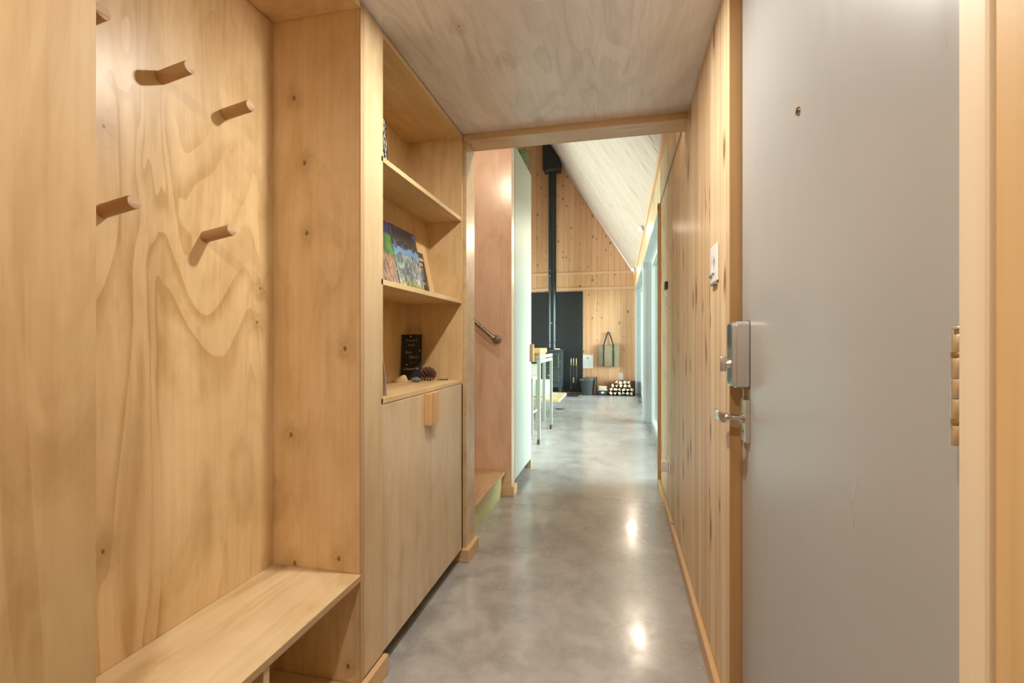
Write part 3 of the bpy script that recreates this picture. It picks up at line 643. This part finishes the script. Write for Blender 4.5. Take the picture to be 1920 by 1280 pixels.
# ------------------------------------------------------------------ lamps
def puck(y, lab, e):
    p = thing('recessed_downlight', lab, 'downlight', (-.2415, y, HC), 'recessed downlights in the hall ceiling')
    bm = B(); lathe(bm, [(.052, 0), (.055, -.0035), (.053, -.005), (.043, -.005), (.041, -.001)], (0,0,0), 48)
    obj('trim_ring', bm, M_plastic, p, True, world=False)
    bm = B(); lathe(bm, [(.040, -.0052), (.038, -.0062), (.0, -.0064)][:2], (0,0,0), 48); obj('lens', bm, emis('downlight_lens', (1, .93, .84), 30), p, world=False)
    area('downlight_lamp', (-.2415, y, HC-.009), (0, 0, 0), .075, .075, e, NEUT, 'DISK')
puck(1.415, 'round recessed downlight glowing at the top edge of the hall ceiling', 17)
puck(-.10, 'round recessed downlight in the hall ceiling behind the viewer', 13)
M_lens = emis('track_lamp_lens', (1, .90, .76), 22)
for i, (y, lab) in enumerate(((2.63+.45, None), (6.16, 'white wall spotlight over the nearer window, shining toward the hall'), (9.60, 'white wall spotlight at the far end of the window wall'))):
    if lab is None: lab = 'white wall spotlight just past the header'
    if i == 0: y = 2.75
    p = thing('wall_spotlight', lab, 'spotlight', (XR, y, 2.585), 'spotlights on the rail above the windows')
    z = 2.585; d = Vector((-.62, -.62, -.48)).normalized(); c0 = Vector((.262, y, z))
    obj('mount', cyl(B(), (XR-.0225, y, z), (XR-.034, y, z), .03, None, 24, .002), M_whitep, p, True)
    obj('arm', cyl(B(), (XR-.03, y, z), c0, .008), M_whitep, p)
    obj('head', cyl(B(), c0-d*.035, c0+d*.035, .026, .030, 28, .002), M_whitep, p, True)
    obj('lens', cyl(B(), c0+d*.0355, c0+d*.039, .027, None, 28), M_lens, p)
    l = bpy.data.lights.new('spot_lamp', 'SPOT'); l.energy = 50 if i else 40; l.color = WARM; l.shadow_soft_size = .03; l.spot_size = math.radians(130); l.spot_blend = .8
    o = bpy.data.objects.new('spot_lamp', l); COL.objects.link(o); o.location = c0+d*.045; o.rotation_euler = d.to_track_quat('-Z', 'Y').to_euler()

sl = thing('added_stair_spotlight', 'unseen white spotlight on the back of the header, added to brighten the stair partition', 'spotlight', (-1.0, YH1, 2.6))
obj('mount', cyl(B(), (-1.0, YH1, 2.6), (-1.0, YH1+.015, 2.6), .03, None, 24, .002), M_whitep, sl, True)
obj('head', cyl(B(), (-1.0, YH1+.015, 2.6), (-1.0, YH1+.07, 2.57), .026, .030, 28, .002), M_whitep, sl, True)
obj('lens', cyl(B(), (-1.0, YH1+.0705, 2.5697), (-1.0, YH1+.0735, 2.5681), .027, None, 28), M_lens, sl)
l = bpy.data.lights.new('added_stair_lamp', 'SPOT'); l.energy = 17; l.color = WARM; l.shadow_soft_size = .03; l.spot_size = math.radians(120); l.spot_blend = .8  # out-of-view lamp added to brighten the stair partition
o = bpy.data.objects.new('added_stair_lamp', l); COL.objects.link(o); o.location = (-1.0, YH1+.085, 2.56); o.rotation_euler = Vector((0, .8, -.55)).to_track_quat('-Z', 'Y').to_euler()

# ------------------------------------------------------------------ tall pantry cabinet and plant
tcb = thing('pantry_cabinet', 'tall pale green-white cabinet with a wooden pull beyond the stairs', 'cabinet', (-1.1, 3.85, 0))
obj('side_panel', bx(B(), -1.40, -.789, 3.502, 3.522, 0.09, 2.66, .001), M_white, tcb)
obj('side_panel', bx(B(), -1.40, -.812, 4.182, 4.20, 0, 2.66, .001), M_board, tcb)
obj('carcass', bx(B(), -1.40, -.81, 3.522, 4.182, .09, 2.66), M_white, tcb)
dd_ = obj('door', bx(B(), -.8095, -.789, 3.526, 4.198, .09, 2.66, .0015), M_white, tcb)
obj('handle', bx(B(), -.789, -.757, 4.130, 4.165, .968, 1.126, .003, 2), M_handle, dd_)
obj('plinth', bx(B(), -1.38, -.87, 3.53, 4.18, 0, .089), M_kick, tcb)
obj('foot', bx(B(), -.95, -.79, 4.186, 4.199, 0, .089), M_board, tcb)
pp = thing('potted_plant', 'leafy green plant on top of the tall pale cabinet', 'plant', (-.92, 3.99, 2.66))
bm = B(); lathe(bm, [(.045, 0), (.062, .09), (.066, .09), (.066, .10), (.055, .10), (.05, .085)], (0,0,0)); obj('pot', bm, M_terra, pp, True, world=False)
bm = B(); random.seed(11)
for i in range(70):
    a = random.uniform(-1.8, 1.8) if i % 3 else random.uniform(0, 2*PI); L = random.uniform(.12, .22); up = random.uniform(.03, .09); p = []
    for k in range(6):
        f_ = k/5; p.append(Vector((math.cos(a)*L*f_, math.sin(a)*L*f_, .09+up*math.sin(PI*.8*f_)*1.1-.09*f_*f_)))
    s_ = Vector((-math.sin(a), math.cos(a), 0)); pr = None
    for k in range(6):
        wd = .006*math.sin(PI*(k+.6)/6.2)
        cur = [bm.verts.new(p[k]-s_*wd), bm.verts.new(p[k]+Vector((0,0,-.0015))), bm.verts.new(p[k]+s_*wd), bm.verts.new(p[k]+Vector((0,0,.001)))]
        if pr:
            for q in range(4): bm.faces.new((pr[q], pr[(q+1)%4], cur[(q+1)%4], cur[q]))
        pr = cur
obj('leaves', bm, M_leaf, pp, world=False)

# ------------------------------------------------------------------ rolling steel table frame, stool, island, sofa
rt = thing('rolling_table_frame', 'tall mint painted steel table frame on small casters past the cabinet', 'table', (-.88, 5.68, 0))
for y in (5.19, 6.14):
    lg = obj('leg', bx(B(), -.905, -.870, y-.02, y+.02, .055, .94, .002), M_mint, rt)
    cs = obj('caster', cyl(B(), (-.905, y-.005, .0275), (-.878, y-.005, .0275), .0273, None, 24, .002), M_iron, lg, True)
obj('top_rail', bx(B(), -.905, -.870, 5.17, 6.16, .955, .992, .002), M_mint, rt)
obj('lower_rail', bx(B(), -.903, -.872, 5.21, 6.12, .905, .942, .002), M_mint, rt)
for y in (5.19, 6.14): obj('rail_spacer', bx(B(), -.90, -.875, y-.01, y+.01, .94, .956), M_mint, rt)
isl = thing('kitchen_island', 'wooden topped kitchen island behind the tall cabinet, only its end showing', 'kitchen island', (-1.6, 6.6, 0))
obj('worktop', bx(B(), -2.2, -1.045, 6.22, 6.8, .99, 1.055, .003), plain('butcher_block', (.62,.35,.13), .4, sc=9, var=.12), isl)
obj('apron', bx(B(), -2.18, -1.06, 6.24, 6.78, .87, .99), plain('brown_apron', (.30,.23,.14), .5), isl)
for y in (6.26, 6.76): obj('leg', bx(B(), -1.10, -1.062, y-.018, y+.018, 0, .87, .002), M_mint, isl)
obj('leg', bx(B(), -2.17, -2.13, 6.25, 6.29, 0, .87, .002), M_mint, isl); obj('leg', bx(B(), -2.17, -2.13, 6.74, 6.78, 0, .87, .002), M_mint, isl)
sto = thing('bar_stool', 'mint steel bar stool with a pale wooden seat beside the table frame', 'stool', (-1.23, 5.80, 0))
for x in (-1.05, -1.42):
    for y in (5.64, 5.98): obj('leg', bx(B(), x-.014, x+.014, y-.014, y+.014, 0, .665, .002), M_mint, sto)
b = B(); bx(b, -1.435, -1.035, 5.625, 5.995, .665, .695, .002); obj('seat_frame', b, M_mint, sto)
obj('seat', bx(B(), -1.43, -1.04, 5.63, 5.99, .695, .715, .004, 2), M_board, sto)
b = B(); bx(b, -1.41, -1.06, 5.632, 5.648, .26, .285); bx(b, -1.058, -1.042, 5.65, 5.97, .26, .285); bx(b, -1.428, -1.412, 5.65, 5.97, .26, .285); obj('footrest', b, M_mint, sto)
obj('backrest', bx(B(), -1.43, -1.04, 5.975, 5.995, .715, .86, .004, 2), M_whitep, sto)
so = thing('sofa', 'low sofa with a pale wooden platform and mint cushions in front of the stove', 'sofa', (-1.9, 7.4, 0))
obj('platform', bx(B(), -3.0, -.872, 6.84, 7.80, .262, .300, .002), M_board, so)
obj('base', bx(B(), -2.9, -1.45, 6.95, 7.7, 0, .262), M_kick, so)
obj('seat_cushion', bx(B(), -2.9, -1.10, 7.02, 7.74, .301, .525, .04, 4), M_cush, so, True)
obj('back_cushion', bx(B(), -2.9, -1.55, 7.55, 7.76, .52, .80, .04, 4), M_cush, so, True)

# ------------------------------------------------------------------ stove wall
hs = obj('heat_shield', bx(B(), -2.75, -.815, YE-.014, YE-.001, .012, 2.272, .001), M_black); tag(hs, 'large matt black metal panel on the wall behind the stove', 'heat shield')
sv = thing('wood_stove', 'dark grey enamel wood burning cookstove against the black panel', 'stove', (-1.46, 10.3, 0))
X0, X1, Y0, Y1 = -1.70, -1.235, 10.08, 10.50
obj('body', bx(B(), X0, X1, Y0, Y1, .16, .945, .006, 2), M_stove, sv)
obj('top_plate', bx(B(), X0-.02, X1+.02, Y0-.025, Y1+.01, .945, .975, .005, 2), M_stoveT, sv)
for x in (X0+.045, X1-.045):
    for y in (Y0+.04, Y1-.05):
        sg = 1 if x > -1.46 else -1
        bm = B(); prism(bm, [(x-.03, .16), (x+.03, .16), (x+sg*.035+.012, .0), (x+sg*.035-.012, .0)], y-.02, y+.02, 'Y', .003); obj('leg', bm, M_stove, sv)
fd = obj('oven_door', bx(B(), X0+.05, X1-.05, Y0-.018, Y0, .57, .90, .004), M_stove, sv)
b = B(); bx(b, X0+.075, X1-.075, Y0-.022, Y0-.018, .60, .87, .001); obj('door_glass', b, M_stoveG, fd)
b = B()
for a in ((X0+.06, X1-.06, .868, .884), (X0+.06, X1-.06, .586, .602), (X0+.06, X0+.078, .60, .87), (X1-.078, X1-.06, .60, .87)): bx(b, a[0], a[1], Y0-.026, Y0-.018, a[2], a[3], .001)
obj('door_rim', b, M_stoveT, fd)
fb = obj('firebox_door', bx(B(), X0+.05, X1-.05, Y0-.018, Y0, .26, .52, .004), M_stove, sv)
obj('knob', cyl(B(), (-1.50, Y0-.018, .42), (-1.50, Y0-.045, .42), .02, None, 20, .003), M_nickelP, fb, True)
for z in (.72, .40): obj('hinge', cyl(B(), (X1-.055, Y0-.028, z), (X1-.005, Y0-.028, z), .009), M_nickelP, sv)
obj('towel_rail', cyl(B(), (X1+.02, Y0+.05, .80), (X1+.02, Y1-.08, .80), .008), M_stoveT, sv)
pn = thing('cast_iron_pan', 'flat dark pan resting on the stove top', 'pan', (-1.60, 10.2, .975))
bm = B(); lathe(bm, [(.07, 0), (.085, .006), (.10, .035), (.104, .035), (.106, .038), (.10, .030), (.086, .010)][:5], (-1.66, 10.16, .9755)); obj('bowl', bm, M_stoveT, pn, True)
bm = B(); tube(bm, [(-1.555, 10.15, 1.005), (-1.50, 10.13, 1.0), (-1.44, 10.12, .998)], .007, 10); obj('handle', bm, M_stoveT, pn, True)
br = obj('oven_mitt', bx(B(), -1.385, -1.27, 10.09, 10.14, .9755, .998, .008, 3), M_paper, sm=True); tag(br, 'small pale cloth lying on the stove top by the pipe', 'cloth')
pi = thing('stove_pipe', 'tall black stove pipe rising from the stove to the ceiling box', 'stove pipe', (-1.457, 10.27, .976))
obj('pipe', cyl(B(), (-1.457, 10.27, .976), (-1.457, 10.27, 4.90), .089, None, 40), M_pipe, pi, True)
for z in (1.12, 2.58, 2.70, 3.54, 3.66, 4.35, 4.42): obj('collar', cyl(B(), (-1.457, 10.27, z), (-1.457, 10.27, z+.045), .093, None, 40, .003), M_pipe, pi, True)
obj('damper_knob', cyl(B(), (-1.457, 10.18, 1.55), (-1.457, 10.155, 1.55), .017, None, 16), M_nickelP, pi, True)
bxo = thing('chimney_support_box', 'black square chimney box hanging from the sloped roof', 'chimney box', (-1.46, 10.27, 4.9))
pts = [(-1.645, 4.90), (-1.275, 4.90), (-1.275, ZS+SL*(XR+1.275)-.004), (-1.645, ZS+SL*(XR+1.645)-.004)]
obj('box', prism(B(), pts, 10.09, 10.46, 'Y', .003), M_black, bxo)
obj('collar', cyl(B(), (-1.457, 10.27, 4.85), (-1.457, 10.27, 4.8995), .125, .15, 40), M_black, bxo, True)
# fire tools
ft = thing('fireplace_tool_stand', 'wire stand of fireplace tools with brass handles beside the stove', 'tool stand', (-1.0, 10.38, 0))
obj('base', bx(B(), -1.09, -.92, 10.32, 10.44, 0, .012, .002), M_iron, ft)
b = B(); tube(b, [(-1.075, 10.38, .012), (-1.075, 10.38, .62), (-.93, 10.38, .62), (-.93, 10.38, .012)], .006, 8); obj('frame', b, M_iron, ft)
for k, x in enumerate((-1.058, -1.003, -.945)):
    tl = thing('fire_tool', ('fire poker with a brass handle, leftmost on the tool stand', 'fire brush with a brass handle, middle of the tool stand', 'ash shovel with a brass handle, rightmost on the tool stand')[k], 'fire tool', (x, 10.355, .2), 'tools on the fireplace stand')
    obj('handle', cyl(B(), (x, 10.355, .62), (x, 10.355, .78), .013, .010, 16, .002), M_brass, tl, True)
    obj('shaft', cyl(B(), (x, 10.355, (.15, .36, .30)[k]), (x, 10.355, .62), .005), M_iron, tl)
    if k == 1:
        obj('brush_head', cyl(B(), (x, 10.355, .24), (x, 10.355, .36), .022, .014), plain('bristle', (.42,.38,.2), .9), tl, True)
    elif k == 2:
        obj('blade', bx(B(), x-.022, x+.022, 10.34, 10.352, .21, .31, .003), M_iron, tl)
    else: obj('hook', tube(B(), [(x, 10.355, .17), (x-.005, 10.355, .14), (x+.006, 10.345, .12)], .005, 8), M_brass, tl)
# bucket
bk = thing('ash_bucket', 'grey metal ash bucket with lid on the floor right of the fire tools', 'bucket', (-.692, 10.24, 0))
bm = B(); lathe(bm, [(.115, .0), (.118, .004), (.158, .32), (.163, .325), (.163, .335)], (-.692, 10.24, 0)); obj('body', bm, M_bucket, bk, True)
bm = B(); lathe(bm, [(.168, .332), (.170, .345), (.15, .352), (.03, .375), (.012, .378)], (-.692, 10.24, 0)); obj('lid', bm, M_bucket, bk, True)
obj('handle', tube(B(), [(-.692+.172*math.cos(a), 10.24-.05*math.sin(a)-.02, .325-.02*math.sin(a)) for a in [PI*i/12 for i in range(13)]], .004, 8), M_nickelP, bk, True)
obj('lid_handle', tube(B(), [(-.737, 10.24, .365), (-.717, 10.24, .392), (-.667, 10.24, .392), (-.647, 10.24, .365)], .006, 8), M_brass, bk, True)
# floor plates
fp = thing('floor_vent', 'square dark metal floor plate with a round lid in front of the fire tools', 'floor plate', (-.98, 9.98, 0))
obj('plate', bx(B(), -1.10, -.86, 9.78, 10.22, 0, .005, .001), M_iron, fp); obj('lid', cyl(B(), (-.98, 9.98, .005), (-.98, 9.98, .010), .095, None, 32, .001), M_black, fp, True)
fr_ = obj('floor_outlet_cover', cyl(B(), (-1.0, 7.97, 0), (-1.0, 7.97, .004), .083, None, 40, .001), M_iron, sm=True); tag(fr_, 'round dark metal cover set in the concrete floor beside the sofa', 'floor cover')
# notice, bag, outlet
no = thing('notice_sheet', 'white printed instruction sheet pinned to the pine wall left of the bag', 'notice', (-.71, YE, .70))
obj('sheet', bx(B(), -.826, -.592, YE-.003, YE-.001, .556, .850), M_paper, no)
obj('printed_picture', bx(B(), -.735, -.685, YE-.0036, YE-.003, .77, .79), M_ink, no)
b = B()
for i in range(12):
    z = .745-i*.014
    bx(b, -.80, -.715, YE-.0034, YE-.003, z, z+.004); bx(b, -.70, -.62-(i%3)*.02, YE-.0034, YE-.003, z, z+.004)
obj('printed_text', b, plain('faint_print', (.55,.56,.58), .8), no)
bg_ = thing('tote_bag', 'brown waxed canvas tote bag with dark straps hanging on the far wall', 'bag', (-.255, YE-.05, .6))
bm = B(); t = bmesh.new(); bmesh.ops.create_grid(t, x_segments=20, y_segments=20, size=.5)
t2 = bmesh.new(); bmesh.ops.create_cube(t2, size=1); bmesh.ops.subdivide_edges(t2, edges=t2.edges[:], cuts=10, use_grid_fill=True)
for v in t2.verts:
    x, y, z = v.co; edge = (1-(2*x)**4)*(1-(abs(2*z))**6*.6); yy = y*(.085*edge+.02)+.006*math.sin(9*x+4*z)*math.cos(6*z)
    if z > .45: yy *= .6
    v.co = Vector((-.255+x*(.455+.01*math.sin(5*z)), YE-.055+yy, .84+z*.478+(.010*math.cos(x*6) if z > .45 else 0)*-1))
join(bm, t2); t.free(); obj('body', bm, M_canvas, bg_, True)
for sx in (-1, 1):
    xs = -.252+sx*.105
    obj('strap', ribbon(B(), [(xs, YE-.104, .602), (xs, YE-.113, .84), (xs+sx*-.004, YE-.095, 1.09)], .034, .004), M_strap, bg_)
b = B(); ribbon(b, [(-.357+.0, YE-.06, 1.06), (-.335, YE-.05, 1.14), (-.30, YE-.04, 1.26), (-.268, YE-.035, 1.345), (-.262, YE-.035, 1.352)], .028, .004, (1,0,0))
ribbon(b, [(-.147, YE-.06, 1.06), (-.17, YE-.05, 1.14), (-.20, YE-.04, 1.24), (-.245, YE-.035, 1.345), (-.252, YE-.035, 1.352)], .028, .004, (1,0,0)); obj('carry_handle', b, M_strap, bg_)
hk = obj('wall_hook', tube(B(), [(-.257, YE-.001, 1.335), (-.257, YE-.035, 1.335), (-.257, YE-.048, 1.345), (-.257, YE-.048, 1.365)], .006, 10), M_iron, sm=True); tag(hk, 'small dark hook holding up the tote bag', 'hook')
oo = thing('power_outlet', 'white outlet cover on the far wall above the firewood', 'outlet', (.017, YE, .39))
obj('plate', bx(B(), -.030, .064, YE-.007, YE-.001, .318, .457, .002), M_plastic, oo); obj('socket', bx(B(), .002, .032, YE-.009, YE-.007, .345, .43, .001), plain('socket_grey', (.62,.63,.62), .4), oo)
# log tray and contents
lt = thing('log_tray', 'black metal firewood tray with an upright end on the floor', 'tray', (-.1, 10.38, 0))
obj('base', bx(B(), -.512, .300, 10.16, 10.58, 0, .012), M_black, lt); obj('end_upright', bx(B(), -.512, -.500, 10.16, 10.58, .012, .38), M_black, lt); obj('end_upright', bx(B(), .296, .304, 10.16, 10.58, .012, .30), M_black, lt)
cbx = thing('kindling_box', 'low dark box with a white label in the tray left of the logs', 'box', (-.38, 10.35, .012))
obj('body', bx(B(), -.47, -.275, 10.24, 10.5, .0125, .10, .002), M_iron, cbx); obj('label_sticker', bx(B(), -.40, -.34, 10.238, 10.24, .035, .075), M_paper, cbx)
for k, (z, x0, x1) in enumerate(((.1005, -.46, -.27), (.1305, -.45, -.29), (.1605, -.46, -.28))):
    o = obj('wood_strip', bx(B(), x0, x1, 10.25+.01*k, 10.38, z, z+.028, .002), M_logend)
    tag(o, ('pale kindling slat, lowest of three on the dark box', 'pale kindling slat, middle of three on the dark box', 'pale kindling slat, topmost of three on the dark box')[k], 'kindling', 'kindling slats on the dark box')
random.seed(5)
rows = [(6, .012), (6, .094), (5, .170), (4, .240)]
names = ['bottom', 'second', 'third', 'top']; ords = ['leftmost', 'second from left', 'third from left', 'fourth from left', 'fifth from left', 'rightmost']
for r_, (n_, z0) in enumerate(rows):
    xw = .085; xs = -.235+(6-n_)*xw*(.5, .5, .45, .62)[r_]
    for k in range(n_):
        cx = xs+xw*(k+.5)+(.006 if r_ % 2 else 0); cz = z0+.038; m_ = random.choice((3, 4, 4)); a0 = random.uniform(0, 2*PI)
        y0 = 10.19+random.uniform(0, .05); y1 = 10.56
        pts = []
        for q in range(m_):
            a = a0+2*PI*q/m_+random.uniform(-.3, .3); rr = .0405+random.uniform(-.004, .004)
            pts.append((cx+rr*math.cos(a), cz+.95*rr*math.sin(a)))
        bm = B(); prism(bm, pts, y0, y1, 'Y', .003); lz = min(v.co.z for v in bm.verts)
        bmesh.ops.translate(bm, vec=(0, 0, max(0, z0+.001-lz) if r_ == 0 else 0), verts=bm.verts)
        bmesh.ops.recalc_face_normals(bm, faces=bm.faces[:])
        me_m = [M_logend, M_bark]
        for fi, f_ in enumerate(bm.faces): f_.material_index = 0 if abs(f_.normal.y) > .5 or fi % 3 else 1
        o = obj('firewood_log', bm, me_m)
        od = 'rightmost' if k == n_-1 else ords[k]
        tag(o, f'split pale firewood log in the {names[r_]} row of the pile, {od}', 'firewood', 'split firewood logs on the far floor')
